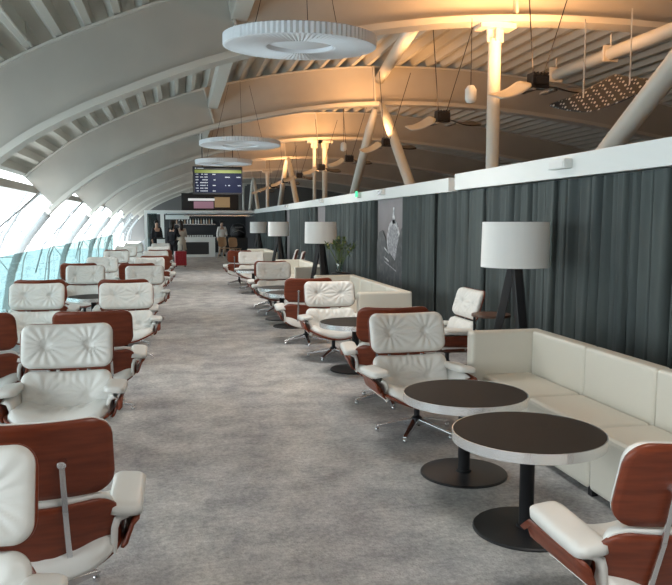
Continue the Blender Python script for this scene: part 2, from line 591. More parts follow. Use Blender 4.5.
def strut(x, ya, za, yb, zb, lab, r=0.13):
    t = empty('roof_strut', (x, yb, zb), 0, lab, 'strut', 'slanted roof struts')
    bm = bmesh.new()
    top = Vector((0, ya - yb, za - zb))
    tube(bm, [top * s for s in (0, .04, .9, 1.0)], [r * .7, r, r, r * .55], 20)
    obj('tube', bm, M['column'], t, smooth=True)
    bm = bmesh.new()
    box(bm, (-.2, -.15, -.03), (.2, .15, .04))
    obj('foot_plate', bm, M['flange'], t)
SB = 0.03
def legs(yr, x, labs):
    for s, lab in zip((-1, 1), labs):
        # lean taken from the photograph: about 1 m along the hall per 0.85 m of height
        strut(x, yr + s * 0.35, 4.80, yr + s * (0.35 + 4.77 * 1.13), SB, lab)
legs(20.1, 5.52, ('near slanted strut leaning under the second rib, foot toward the camera', 'far slanted strut leaning away under the second rib'))
legs(37.5, 5.5, ('slanted strut under the fourth rib, foot toward the camera', 'slanted strut under the fourth rib, foot away from the camera'))
legs(54.9, 5.5, ('slanted strut under the sixth rib, foot toward the camera', 'slanted strut under the sixth rib, foot away from the camera'))
strut(5.5, 5.25, 4.80, 12.55, SB, 'big slanted strut at the right edge of the photo above the white beam', r=0.135)
# ridge tube from second rib node to the nearest rib
bm = bmesh.new(); tube(bm, [(4.0, 11.4, 5.15), (5.55, 20.1, 5.55)], 0.14, 16)
tag(obj('trim_ridge', bm, M['column'], smooth=True), 'round roof beam above the second rib node', kind='structure')

# ------------------------------------------------------------ roof pipework
def pipe(name, pts, r, lab, brackets):
    t = empty(name, (0, 0, 0), 0, lab, 'pipe')
    bm = bmesh.new(); tube(bm, pts, r, 14); obj('pipe_run', bm, M['column'], t, smooth=True)
    a, c = Vector(pts[0]), Vector(pts[-1])
    for s in brackets:
        p = a.lerp(c, s)
        bm = bmesh.new(); tube(bm, [(p.x, p.y, p.z + r), (p.x, p.y, p.z + r + .22)], 0.012, 6)
        box(bm, (p.x - r*1.25, p.y - .02, p.z - r*1.2), (p.x + r*1.25, p.y + .02, p.z + r*1.25))
        obj('hanger', bm, M['flange'], t)
pipe('sprinkler_pipe', [(-1.98, 4.0, 4.08), (-1.98, 11.3, 4.08)], 0.022, 'thin pipe with clamps between roof slats at top left', (.35, .55, .75, .95))
pipe('service_pipe', [(7.2, 5, 4.43), (7.2, 14.2, 4.43)], 0.11, 'thick cream pipe under the roof slats above the perforated reflector', (.1, .3, .5, .7, .9))

# ------------------------------------------------------------ ceiling discs
def disc(loc, R, H, tilt, lab):
    t = empty('ceiling_disc_lamp', loc, 0, lab, 'pendant lamp', 'round white pendant discs')
    t.rotation_euler = (math.radians(tilt), 0, 0)
    bm = bmesh.new()
    seg = 180
    def ring(f):
        return [bm.verts.new(f(k)) for k in range(seg)]
    def P(r, z, amp, par=1):
        def f(k):
            a = 2 * PI * k / seg
            rr_ = r + (amp if k % 2 else 0) * par
            return (rr_ * math.cos(a), rr_ * math.sin(a), z)
        return f
    def Q(r, z, amp):
        def f(k):
            a = 2 * PI * k / seg
            return (r * math.cos(a), r * math.sin(a), z + (amp if k % 2 else 0))
        return f
    rings = [ring(Q(R * .45, H, 0)), ring(P(R * .97, H, 0)), ring(P(R * .99, H * .93, .012)), ring(P(R * .99, H * .05, .012)),
             ring(Q(R * .97, 0.0, .004)), ring(Q(R * .72, -.006, .010)), ring(Q(R * .47, 0.0, .010)), ring(Q(R * .44, .01, 0)), ring(Q(R * .43, H * .9, 0))]
    for a, c in zip(rings, rings[1:] + rings[:1]):
        for k in range(seg):
            bm.faces.new((a[k], c[k], c[(k+1) % seg], a[(k+1) % seg]))
    obj('pleated_ring', bm, M['disc'], t)
    bm = bmesh.new()
    lathe(bm, [(R * .435, H * .42), (R * .30, H * .22), (R * .15, H * .12), (0, H * .10)], 48)
    obj('centre_dome', bm, M['disc'], t, smooth=True)
    l = bpy.data.lights.new('disc_lamp_light', 'AREA')
    l.shape = 'DISK'; l.size = R * 1.5; l.energy = 38; l.color = (1.0, .97, .92)
    lo = bpy.data.objects.new('disc_lamp_light', l); COL.objects.link(lo); lo.parent = t
    lo.location = (0, 0, -.03)
    for k in range(3):
        a = 2 * PI * k / 3 + .5
        bm = bmesh.new(); tube(bm, [(R * .7 * math.cos(a), R * .7 * math.sin(a), H), (R * .3 * math.cos(a), R * .3 * math.sin(a), H + 1.15)], 0.004, 5)
        obj('cable', bm, M['darkmetal'], t)
disc((1.30, 7.9, 3.44), .81, .125, 3.2, 'large white pleated ring lamp hanging nearest, in front of the nearest rib')
disc((1.26, 15.2, 3.14), .82, .09, -1.2, 'middle white ring lamp hanging above the flight board')
disc((1.30, 21.4, 3.24), .80, .13, 0, 'smallest white ring lamp hanging just above the flight board edge')

disc((1.30, 0.6, 3.44), .81, .125, 0, 'unseen white ring lamp added to the row above the camera for more indoor light')  # unseen lamp, added to raise the indoor light level

# ------------------------------------------------------------ suspended uplights
def uplight(x, y, z, lab, power):
    t = empty('suspended_uplight', (x, y, z), 0, lab, 'uplight', 'winged uplights in a row above the partition')
    bm = bmesh.new()
    box(bm, (-.13, -.10, 0), (.13, .10, .19)); box(bm, (-.09, -.13, .04), (.09, .13, .15))
    for q in range(5): box(bm, (-.12 + q * .055, -.12, .19), (-.105 + q * .055, .12, .23))
    obj('lamp_housing', bm, M['darkmetal'], t, bevel=.006)
    wa = .40
    bm = slab(.58, .62, .10, 0, .018, (-.44, 0, -.06), (math.cos(wa), .10, math.sin(wa)), (.05, .96, .25), (-math.sin(wa), -.2, math.cos(wa)), bend=.05, nu=12, nv=6)
    obj('wing', bm, M['flange'], t, smooth=True)['label'] = 'pale reflecting wing'
    bm = slab(.55, .60, .10, 0, .018, (.46, 0, .0), (math.cos(.06), 0, -math.sin(.06)), (0, .96, .25), (0, -.25, .96), bend=.04, nu=12, nv=6)
    obj('wing', bm, M['darkmetal'], t, smooth=True)['label'] = 'dark wing'
    for a_, b_ in ((-.22, -.12), (.12, .22)):
        bm = bmesh.new(); box(bm, (a_, -.18, -.05), (b_, .18, -.02)); obj('louvre', bm, M['alu'], t)
    for sx_, tx in ((-.08, -.22), (.08, .62)):
        bm = bmesh.new(); tube(bm, [(sx_, 0, .19), (tx, 0, 1.9)], .008, 6)
        obj('rod', bm, M['darkmetal'], t)
    if power:
        l = bpy.data.lights.new('warm_lamp', 'SPOT')
        l.energy = power; l.color = (1.0, 0.50, 0.20); l.spot_size = math.radians(165); l.spot_blend = 1.0; l.shadow_soft_size = .35
        lo = bpy.data.objects.new('warm_lamp', l); COL.objects.link(lo); lo.parent = t
        lo.location = (-.1, 0, .30); lo.rotation_euler = (PI - .5, math.radians(8), 0)
UP = [(4.95, 5.0), (5.22, 10.15), (5.12, 13.9), (5.35, 18.6), (5.5, 23.6), (5.35, 27.6), (5.3, 32.5), (5.3, 37), (5.3, 42), (5.3, 47)]
names = ['partly seen winged uplight at the top right corner', 'nearest whole winged uplight, right of the round cream column', 'second winged uplight, left of the round cream column',
         'third winged uplight, crossing the near slanted strut', 'fourth winged uplight in the row, right of the two upright columns', 'fifth winged uplight in the row, near the two upright columns',
         'sixth winged uplight in the row', 'seventh winged uplight in the row', 'eighth winged uplight in the row', 'farthest winged uplight in the row']
for (x, y), nme in zip(UP, names):
    uplight(x, y, 3.55, nme, 430 if y < 12 else 230)

t = empty('perforated_reflector', (5.70, 9.25, 3.30), 0, 'long perforated black and silver panel hanging by two rods above the white beam', 'reflector')
bm = slab(.88, 1.08, .06, 0, .02, (0, 0, 0), (.24, -.94, -.24), (.46, -.84, .27), (.43, .2, .88), bend=.03, bendv=.05, nu=14, nv=16)
obj('panel', bm, M['perf'], t, smooth=True)
for xx_, yy_ in ((-.12, .25), (.2, -.35)):
    bm = bmesh.new(); tube(bm, [(xx_, yy_, .03), (xx_, yy_, 1.1)], .010, 6); obj('rod', bm, M['flange'], t)
for (x, y, z, lab) in ((4.60, 11.2, 3.5, 'small round speaker pod hanging left of the round column'), (4.95, 22, 3.75, 'small round speaker pod hanging left of the near slanted strut')):
    t = empty('hanging_speaker', (x, y, z), 0, lab, 'speaker')
    bm = bmesh.new(); lathe(bm, [(0, -.02), (.07, 0), (.09, .05), (.09, .2), (.05, .26), (0, .27)], 20); obj('pod', bm, M['white'], t, smooth=True)
    bm = bmesh.new(); tube(bm, [(0, 0, .26), (0, 0, 1.3)], .006, 6); obj('cable', bm, M['darkmetal'], t)

# ------------------------------------------------------------ beam-mounted bits
t = empty('emergency_light', (3.42, 6.15, 2.12), 0, 'small white box light fixed on the near white beam', 'emergency light')
bm = bmesh.new(); box(bm, (-.06, -.15, -.045), (.02, .15, .045)); obj('body', bm, M['white'], t, bevel=.01)
bm = bmesh.new(); box(bm, (-.065, -.12, -.035), (-.06, .12, .02)); obj('diffuser', bm, M['shade'], t)
for y, c_, lab in ((13.9, 'sign_green', 'small green exit sign on the white beam above the vase'), (12.2, None, 'small white box light on the beam above the poster'),
                 (17.6, None, 'small box light on the beam above the middle lamp'), (23.5, None, 'small box light on the beam above the two far lamps')):
    t = empty('emergency_light' if not c_ else 'exit_sign', (3.42, y, 2.1), 0, lab, 'exit sign' if c_ else 'emergency light')
    bm = bmesh.new(); box(bm, (-.05, -.14, -.04), (.03, .14, .05)); obj('body', bm, M['white'], t, bevel=.006)
    bm = bmesh.new(); box(bm, (-.055, -.16, -.02), (-.05, .02, .09)) if c_ else box(bm, (-.055, -.1, -.03), (-.05, .1, .03))
    obj('sign_face' if c_ else 'diffuser', bm, M[c_] if c_ else M['alu'], t)

# ------------------------------------------------------------ curtains
def curtain(y0, y1, lab, seed):
    rnd = random.Random(seed)
    L = y1 - y0
    bm = bmesh.new()
    nx = max(24, int(L / 0.012))
    zs = [0.03, .4, .8, 1.2, 1.6, 1.85, 1.99]
    ph = rnd.random() * 9
    nf = L / 0.15
    rows_ = []
    for z in zs:
        row = []
        g = 0.6 + 0.4 * (1 - z / 2)
        for i in range(nx + 1):
            u = i / nx
            w_ = 2 * PI * nf * u + 2.2 * math.sin(2 * PI * u * 1.7 + ph) + .5 * math.sin(9 * u + z * .7)
            x = 0.052 * math.sin(w_) * (0.8 + .35 * math.sin(5 * u * L + ph)) * g + .018 * math.sin(2.3 * w_ + ph + .6 * z) + .02 * math.sin(.37 * w_ + ph)
            row.append(bm.verts.new((x, min(L - .012, max(.012, u * L + .025 * math.cos(w_))), z)))
        rows_.append(row)
    for a, c in zip(rows_[:-1], rows_[1:]):
        for i in range(nx):
            bm.faces.new((a[i], a[i+1], c[i+1], c[i]))
    o = obj('curtain', bm, M['curtain'], None, smooth=True, loc=(3.50, y0, 0))
    tag(o, lab, 'curtain', 'dark teal grey curtains along the partition')
ys = [(0.8, 3.0), (3.0, 4.7), (4.7, 6.35), (6.35, 8.0), (8.0, 9.6), (9.6, 11.15), (12.95, 14.9), (14.9, 17.4), (18.75, 21), (21, 23.1), (24.3, 27), (27, 30), (30, 33.8)]
wh = ['at the right edge of the photo', 'behind the right part of the near sofa', 'just right of the nearest lamp', 'directly behind the nearest lamp', 'left of the nearest lamp, behind the side chair',
      'just right of the tower poster', 'behind the flower vase', 'just left of the second nearest lamp', 'behind the third lamp', 'left of the third lamp', 'behind the farthest lamp',
      'next to last before the bar', 'last, beside the bar']
for k, ((a, c), w_) in enumerate(zip(ys, wh)):
    curtain(a, c, 'dark teal grey pleated curtain panel ' + w_, k)

# ------------------------------------------------------------ posters (generic night view of a tower)
def poster(y0, y1, z0, z1, lab, art):
    t = empty('wall_poster', (3.53, y0, z0), 0, lab, 'poster')
    W, H = y1 - y0, z1 - z0
    bm = bmesh.new(); box(bm, (0, 0, 0), (.03, W, H)); obj('print', bm, mat('poster_grey', (.22, .19, .20), .5, noise=(1.5, (.15, .135, .14), .3, .7)), t)
    if art:
        pale = mat('poster_pale', (.70, .70, .72), .5, noise=(12, (.22, .23, .24), .40, .6))
        dk = mat('poster_dark', (.035, .04, .045), .5, noise=(9, (.10, .105, .11), .45, .7))
        def shape(name, pts, mm, dx):
            bm = bmesh.new()
            a = [bm.verts.new((dx, (1 - p[0]) * W, p[1] * H)) for p in pts]
            c = [bm.verts.new((dx + .004, (1 - p[0]) * W, p[1] * H)) for p in pts]
            bm.faces.new(a); bm.faces.new(c[::-1])
            for i in range(len(a)): bm.faces.new((a[i], c[i], c[(i+1) % len(a)], a[(i+1) % len(a)]))
            obj(name, bm, mm, t)
        def arch(cx, w, z0, z1):
            return [(cx - w, z0)] + [(cx - w * math.cos(q * PI / 12), z1 - w * 1.0 + w * 1.0 * math.sin(q * PI / 12)) for q in range(13)] + [(cx + w, z0)]
        mid = mat('poster_mid', (.22, .22, .24), .5, noise=(22, (.42, .42, .45), .45, .6))
        shape('tower_shape', [(.58, .77), (.61, .92), (.65, .92), (.68, .77)], pale, -.005)
        shape('tower_shape', arch(.62, .25, .40, .81), pale, -.005)
        shape('window_shape', arch(.62, .19, .42, .765), mid, -.0095)
        shape('roof_shape', [(.0, .0), (.0, .60), (.10, .69), (.24, .71), (.36, .62), (.42, .52), (.60, .47), (.8, .40), (1, .36), (1, .0)], dk, -.015)
        shape('roof_shape', [(.66, .36), (.80, .60), (.90, .72), (1, .76), (1, .3)], dk, -.014)
        shape('window_shape', [(.30, .54), (.30, .555), (.50, .50), (.50, .485)], pale, -.020)
        shape('window_shape', [(.30, .45), (.30, .465), (.48, .43), (.48, .415)], pale, -.020)
        shape('window_shape', [(.32, .41), (.32, .42), (.75, .35), (.75, .34)], mid, -.020)
poster(11.24, 12.85, 0.15, 1.99, 'grey poster of a tower building hung between curtains', True)
poster(17.45, 18.7, 0.3, 1.99, 'mauve grey poster behind the second nearest lamp', False)
poster(23.15, 24.25, 0.3, 1.99, 'mauve grey poster behind the third nearest lamp', False)

# ------------------------------------------------------------ glass balustrade
k = 0
y = 4.0
while y < 33.5:
    lab = 'teal tinted glass balustrade panel along the window side'
    t = empty('balustrade_panel', (-2.92, y, 0), 0, lab, 'glass balustrade', 'glass balustrade panels')
    bm = bmesh.new(); box(bm, (-.006, .02, .04), (.006, 1.78, 1.02)); obj('pane', bm, M['rail_glass'], t)
    for q in (.25, 1.5):
        bm = bmesh.new(); box(bm, (-.03, q - .04, 0), (.03, q + .04, .12)); obj('clamp', bm, M['alu'], t)
    y += 1.8

# ------------------------------------------------------------ lounge chair
def build_chair():
    t = empty('lounge_chair', (0, 0, 0))
    X = (1, 0, 0)
    # headrest
    al = math.radians(17)
    V = (0, math.sin(al), math.cos(al)); N = (0, -math.cos(al), math.sin(al))
    c = Vector((0, .265, .728))
    Nn = Vector(N)
    obj('headrest_shell', slab(.625, .325, .085, 0, .014, c - Nn * .012, X, V, N, bend=.045, nu=28, nv=12), M['veneer'], t, smooth=True)
    obj('headrest_cushion', slab(.610, .312, .070, .050, .014, c, X, V, N, bend=.045, nu=60, nv=32, fn=creases(.61, .312, amp=.010, n=15)), M['leather'], t, smooth=True)
    # backrest
    al = math.radians(20)
    V2 = (0, math.sin(al), math.cos(al)); N2 = (0, -math.cos(al), math.sin(al))
    c2 = Vector((0, .185, .405))
    Nn2 = Vector(N2)
    obj('back_shell', slab(.640, .31, .10, 0, .014, c2 - Nn2 * .014 - Vector(V2) * .012, X, V2, N2, bend=.075, nu=28, nv=12), M['veneer'], t, smooth=True)
    obj('back_cushion', slab(.60, .315, .07, .055, .016, c2 + Nn2 * .004, X, V2, N2, bend=.06, nu=56, nv=30, fn=creases(.60, .31, amp=.008, n=15, yb=-.02, pleat=.006)), M['leather'], t, smooth=True)
    # seat
    be = math.radians(5)
    V3 = (0, -math.cos(be), math.sin(be)); N3 = (0, math.sin(be), math.cos(be))
    c3 = Vector((0, -.07, .262))
    def seatfn(x, y, s):
        z = .0065 * math.sin(x * 70 + 2 * math.sin(x * 13) + 4 * y) * max(0, .30 - abs(y + .05)) * 3.0
        for k_, bx_ in enumerate((-.14, .14)):
            r = math.hypot(x - bx_, y + .02)
            z -= .016 * math.exp(-(r / .035) ** 2)
        return z * min(1, (1 - s) * 6)
    obj('seat_shell', slab(.66, .575, .13, 0, .016, c3 - Vector((0, .022, .024)), X, V3, N3, bend=.115, bendv=.012, nu=32, nv=18), M['veneer'], t, smooth=True)
    obj('seat_cushion', slab(.61, .575, .11, .088, .020, c3 + Vector((0, .004, 0)), X, V3, N3, bend=.098, nu=44, nv=40, fn=seatfn, pw=4), M['leather'], t, smooth=True)
    # arms
    for s in (-1, 1):
        bm = slab(.135, .38, .045, .018, .030, (s * .342, -.005, .492), (math.cos(.10), 0, -s * math.sin(.10)), (0, -.995, .05), (s * math.sin(.10), .05, .99), bendv=.006, nu=14, nv=22)
        # leather cheek rolling down inside the arm to the seat, and forward edge curling over
        prof_ = [(.335, .462), (.300, .448), (.288, .41), (.284, .36), (.282, .315)]
        th_ = [(x + .024, z - .014) for x, z in prof_]
        g = []
        for yv, sh in ((-.185, -.006), (-.14, 0), (.0, 0.0), (.17, 0.0)):
            g.append(([bm.verts.new((s * x, yv, z + sh)) for x, z in prof_], [bm.verts.new((s * x, yv, z + sh)) for x, z in th_]))
        for (a, b_), (c_, d_) in zip(g[:-1], g[1:]):
            for i in range(len(prof_) - 1):
                bm.faces.new((a[i], a[i+1], c_[i+1], c_[i]))
                bm.faces.new((b_[i], d_[i], d_[i+1], b_[i+1]))
        for (a, b_) in (g[0], g[-1]):
            for i in range(len(prof_) - 1):
                bm.faces.new((a[i], b_[i], b_[i+1], a[i+1]))
        ar = obj('armrest', bm, M['leather'], t, smooth=True)
        bm = bmesh.new()
        prof2 = [(.385, .448), (.365, .425), (.352, .39), (.338, .35), (.322, .335)]
        rows_ = []
        for yv, lift in ((-.255, .0), (-.20, 0), (-.08, 0), (.08, 0), (.19, 0)):
            q = [(x, (.448 if yv > -.2 else (.445 if yv > -.25 else .40)) * (z / .448) if z > .40 else z) for x, z in prof2]
            rows_.append(([bm.verts.new((s * x, yv + (.03 if z > .4 and yv < -.2 else 0), z)) for x, z in q],
                          [bm.verts.new((s * (x + .013), yv + (.03 if z > .4 and yv < -.2 else 0), z - .004)) for x, z in q]))
        for (a, b_), (c_, d_) in zip(rows_[:-1], rows_[1:]):
            for i in range(len(prof2) - 1):
                bm.faces.new((a[i], a[i+1], c_[i+1], c_[i])); bm.faces.new((b_[i], d_[i], d_[i+1], b_[i+1]))
            bm.faces.new((a[0], c_[0], d_[0], b_[0])); bm.faces.new((a[-1], b_[-1], d_[-1], c_[-1]))
        for (a, b_) in (rows_[0], rows_[-1]):
            for i in range(len(prof2) - 1): bm.faces.new((a[i], b_[i], b_[i+1], a[i+1]))
        obj('arm_shell', bm, M['veneer'], ar, smooth=True)
    # brackets joining headrest and back shell
    for s in (-1, 1):
        bm = bmesh.new()
        p0 = c - Nn * .036 + Vector((s * .135, 0, 0))
        p1 = c2 - Nn2 * .036 - Vector(V2) * .09 + Vector((s * .135, 0, 0))
        pm = (p0 + p1) / 2 + Vector((0, .010, 0))
        for a, d in ((p0, pm), (pm, p1)):
            up_ = (d - a).normalized(); nn = Vector((0, up_.z, -up_.y))
            vs = []
            for q in (a - up_ * .010, d + up_ * .010):
                for sx_, sn in ((-1, -1), (1, -1), (1, 1), (-1, 1)):
                    vs.append(bm.verts.new(q + Vector((sx_ * .0105, 0, 0)) + nn * sn * .005))
            for f in ((0,1,2,3),(7,6,5,4),(0,4,5,1),(1,5,6,2),(2,6,7,3),(3,7,4,0)): bm.faces.new([vs[i] for i in f])
        tube(bm, [p0 - Nn * .010, p0 + Nn * .028], .017, 14)
        tube(bm, [p1 + Nn2 * .0, p1 + Nn2 * .028], .012, 10)
        obj('back_bracket', bm, M['alu'], t, bevel=.002)
    # base
    bm = bmesh.new()
    lathe(bm, [(0, .055), (.036, .055), (.040, .075), (.040, .115), (.022, .13), (.022, .20), (.05, .215), (.10, .225), (.10, .238), (0, .238)], 20)
    base = obj('base', bm, M['darkmetal'], t, smooth=False)
    for k_ in range(5):
        a = 2 * PI * k_ / 5 + .31
        ca, sa = math.cos(a), math.sin(a)
        bm = bmesh.new()
        vs = []
        for r_, w_, z0_, z1_ in ((.02, .026, .068, .112), (.18, .020, .048, .078), (.315, .015, .030, .046)):
            vs.append([bm.verts.new((r_ * ca - q * w_ * sa, r_ * sa + q * w_ * ca, z)) for q, z in ((-1, z0_), (1, z0_), (1, z1_), (-1, z1_))])
        for a_, b_ in zip(vs[:-1], vs[1:]):
            for i in range(4): bm.faces.new((a_[i], a_[(i+1) % 4], b_[(i+1) % 4], b_[i]))
        bm.faces.new(vs[0]); bm.faces.new(vs[-1][::-1])
        lathe(bm, [(0, 0), (.018, 0), (.018, .02), (.008, .032), (0, .032)], 10, (.302 * ca, .302 * sa, 0))
        obj('leg', bm, M['alu'], base, bevel=.003)
    return t

proto = build_chair()
RW, RWW, RR = 'chairs in the aisle row on the left', 'chairs in the window row on the left', 'chairs in the row on the right'
chairs = [  # x, y, degrees (0 = faces the camera), label, group
 (-.77, 2.18, 0, 'white cushioned lounge chair facing the camera, cut off at the lower left edge', RW),
 (-.57, 3.05, 180, 'big dark backed lounge chair seen from behind at the lower left', RW),
 (-.78, 5.12, 0, 'white cushioned lounge chair facing the camera, directly behind the big dark backed one', RW),
 (-.70, 6.46, 180, 'brown backed lounge chair back to back behind the left white chair nearest the aisle', RW),
 (-1.60, 6.46, 180, 'brown backed lounge chair cut off by the left edge at mid height', RWW),
 (-.62, 8.66, 0, 'white lounge chair facing the camera, right of the small steel edged table on the left', RW),
 (-1.64, 8.80, -2, 'white lounge chair facing the camera, left of the small steel edged table on the left', RWW),
 (-.69, 9.80, 180, 'brown backed chair hidden back to back behind the fourth aisle chair', RW),
 (-1.71, 9.95, 180, 'brown backed chair hidden back to back behind the third window row chair', RWW),
 (-.56, 12.12, 0, 'white lounge chair facing the camera in the aisle row, third group from the camera', RW),
 (-1.52, 12.4, 0, 'white lounge chair facing the camera in the window row, third group from the camera', RWW),
 (-.74, 13.45, 184, 'brown backed chair peeking left of the aisle chair, third group', RW),
 (-1.74, 13.7, 184, 'brown backed chair peeking left of the window chair, third group', RWW),
 (-.60, 15.0, 0, 'white lounge chair facing the camera in the aisle row, fourth group', RW),
 (-1.54, 15.35, 0, 'white lounge chair facing the camera in the window row, fourth group', RWW),
 (-.50, 16.3, 178, 'brown backed chair peeking right of the aisle chair, fourth group', RW),
 (-.57, 18.5, 0, 'white lounge chair facing the camera in the aisle row, fifth group', RW),
 (-1.54, 18.8, 0, 'white lounge chair facing the camera in the window row, fifth group', RWW),
 (-.50, 19.8, 180, 'brown backed chair peeking right of the aisle chair, fifth group', RW),
 (-1.6, 20.1, 180, 'brown backed chair in the window row, fifth group', RWW),
 (-.60, 21.7, 0, 'white lounge chair facing the camera in the aisle row, sixth group', RW),
 (-1.54, 22.2, 0, 'white lounge chair facing the camera in the window row, sixth group', RWW),
 (-.60, 25.0, 0, 'farthest white lounge chair of the aisle row', RW),
 (-1.50, 25.4, 0, 'farthest white lounge chair of the window row', RWW),
 (1.71, 2.35, 181.5, 'red brown backed lounge chair at the lower right corner beside the near table', RR),
 (1.75, 5.22, 2, 'white lounge chair facing the camera behind the black round tables on the right', RR),
 (1.80, 6.20, 174, 'red brown backed lounge chair close behind the white chair nearest on the right', RR),
 (1.77, 8.40, 0, 'second white lounge chair facing the camera on the right', RR),
 (1.63, 9.50, 178, 'red brown backed lounge chair behind the second white chair on the right', RR),
 (1.64, 12.75, 0, 'third white lounge chair facing the camera on the right', RR),
 (1.66, 13.75, 180, 'red brown backed lounge chair behind the third white chair on the right', RR),
 (1.70, 17.5, 0, 'farthest white lounge chair facing the camera on the right', RR),
 (1.50, 18.9, 180, 'farthest red brown backed lounge chair on the right', RR),
 (2.78, 7.30, -88, 'white lounge chair turned to the left beside the small brown side table', 'chairs turned sideways by the curtain'),
 (2.66, 17.45, -100, 'nearer of two distant white chairs turned sideways by the curtain', 'chairs turned sideways by the curtain'),
 (2.70, 18.75, -100, 'farther of two distant white chairs turned sideways by the curtain', 'chairs turned sideways by the curtain'),
]
for k, (x, y, dg, lab, grp) in enumerate(chairs):
    o = proto if k == 0 else copy_tree(proto)
    o.location = (x, y, 0)
    o.rotation_euler = (0, 0, math.radians(dg))
    tag(o, lab, 'lounge chair', grp)

# ------------------------------------------------------------ round tables
def build_table(r=.39, h=.525, rb=.275):
    t = empty('round_table')
    bm = bmesh.new(); lathe(bm, [(0, h - .035), (r - .006, h - .035), (r - .006, h), (0, h)], 72); obj('tabletop', bm, M['tabletop'], t)
    bm = bmesh.new(); lathe(bm, [(r - .006, h - .05), (r, h - .05), (r, h + .001), (r - .006, h + .001)], 72, close=True); obj('steel_rim', bm, M['chrome'], t, smooth=False)
    bm = bmesh.new(); lathe(bm, [(.038, .015), (.038, h - .04), (.10, h - .036)], 28); obj('pole', bm, M['black'], t, smooth=True)
    bm = bmesh.new(); lathe(bm, [(0, 0), (rb, 0), (rb, .008), (rb - .006, .014), (.05, .018), (.05, .03), (0, .03)], 56); obj('base', bm, M['black'], t)
    return t
tb = build_table()
tabs = [(1.745, 3.40, 1, 'large round black table with steel rim, nearest the lower right chair'),
        (1.75, 4.27, 1, 'round black steel rimmed table overlapped by the nearest table'),
        (1.85, 7.62, 1, 'round black table in front of the second white chair on the right'),
        (1.66, 11.3, 1, 'nearer of two round tables before the third white chair on the right'),
        (1.55, 10.45, 1, 'farther looking low table by the second brown backed chair on the right'),
        (1.62, 16.4, 1, 'round table before the fourth white chair on the right')]
tabs[3] = (1.64, 11.92, 1, 'farther of two round tables before the third white chair on the right')
tabs[4] = (1.66, 11.05, 1, 'nearer of two round tables before the third white chair on the right')
for k, (x, y, s, lab) in enumerate(tabs):
    o = tb if k == 0 else copy_tree(tb)
    o.location = (x, y, 0)
    tag(o, lab, 'table', 'round black tables on the right')
o = build_table(.36, .53, .25)
o.location = (-1.22, 10.98, 0)
tag(o, 'small steel edged round table between two white chairs on the left', 'table')

# ------------------------------------------------------------ sofas
def build_sofa(L, x0, x1, y0, lab):
    """U shaped: back along the curtain (x1), raised ends at both y ends, seat units"""
    t = empty('curved_end_sofa', (0, y0, 0), 0, lab, 'sofa', 'cream sofas along the curtain')
    H, S, T = .74, .41, .12
    n = 4 if L > 2.6 else 3
    u = (L - 2 * T) / n
    for k in range(n):
        bm = bmesh.new(); box(bm, (x1 - T, T + u * k + .002, .12), (x1, T + u * (k + 1) - .002, H)); obj('back_panel', bm, M['sofa'], t, bevel=.025)
    for a in (0, L - T):
        bm = bmesh.new(); box(bm, (x0, a, .05), (x1, a + T, H)); obj('end_panel', bm, M['sofa'], t, bevel=.025)
    for k in range(n):
        bm = bmesh.new()
        ya, yb = T + u * k + .002, T + u * (k + 1) - .002
        box(bm, (x0 + .08, ya, .035), (x1 - T - .002, yb, S))
        obj('seat_unit', bm, M['sofa'], t, bevel=.035)
    for xx in (x0 + .12, x1 - .1):
        for yy_ in (.1, L / 2, L - .1):
            bm = bmesh.new(); box(bm, (xx - .02, yy_ - .02, 0), (xx + .02, yy_ + .02, .145)); obj('leg', bm, M['darkmetal'], t)
    return t
build_sofa(3.35, 2.23, 2.85, 2.08, 'long cream leather sofa nearest on the right in front of the curtain')
build_sofa(3.05, 2.13, 2.82, 8.62, 'second cream sofa along the curtain, grey end panel toward the camera')
build_sofa(2.9, 2.16, 2.80, 13.8, 'third cream sofa along the curtain, beyond the flower vase')
build_sofa(2.6, 2.14, 2.78, 21.0, 'farthest cream sofa along the curtain')

# ------------------------------------------------------------ tripod lamps
def build_lamp():
    t = empty('tripod_floor_lamp')
    bm = bmesh.new()
    lathe(bm, [(.298, 1.205), (.290, 1.60), (.286, 1.60), (.294, 1.205)], 56, close=True)
    obj('lamp_shade', bm, M['shade'], t, smooth=False)
    bm = bmesh.new(); lathe(bm, [(0, 1.15), (.045, 1.15), (.045, 1.235), (.02, 1.25), (.02, 1.30), (0, 1.30)], 20)
    for a in (0, 2*PI/3, 4*PI/3): tube(bm, [(0, 0, 1.29), (.286 * math.cos(a), .286 * math.sin(a), 1.29)], .004, 5)
    obj('socket', bm, M['black'], t)
    bm = bmesh.new(); lathe(bm, [(0, 1.30), (.02, 1.31), (.045, 1.37), (.03, 1.42), (0, 1.435)], 16); obj('bulb', bm, M['white'], t, smooth=True)
    for k in range(3):
        a = 2 * PI * k / 3 + .55
        ca, sa = math.cos(a), math.sin(a)
        bm = bmesh.new()
        vs = []
        for r_, z, w_ in ((.025, 1.20, .040), (.27, 0, .030)):
            vs.append([bm.verts.new((r_ * ca + q1 * w_ * ca - q2 * w_ * sa, r_ * sa + q1 * w_ * sa + q2 * w_ * ca, z)) for q1, q2 in ((-1, -1), (1, -1), (1, 1), (-1, 1))])
        for i in range(4): bm.faces.new((vs[0][i], vs[0][(i+1) % 4], vs[1][(i+1) % 4], vs[1][i]))
        bm.faces.new(vs[0]); bm.faces.new(vs[1][::-1])
        obj('leg', bm, M['black'], t, bevel=.004)
    return t
lamp = build_lamp()
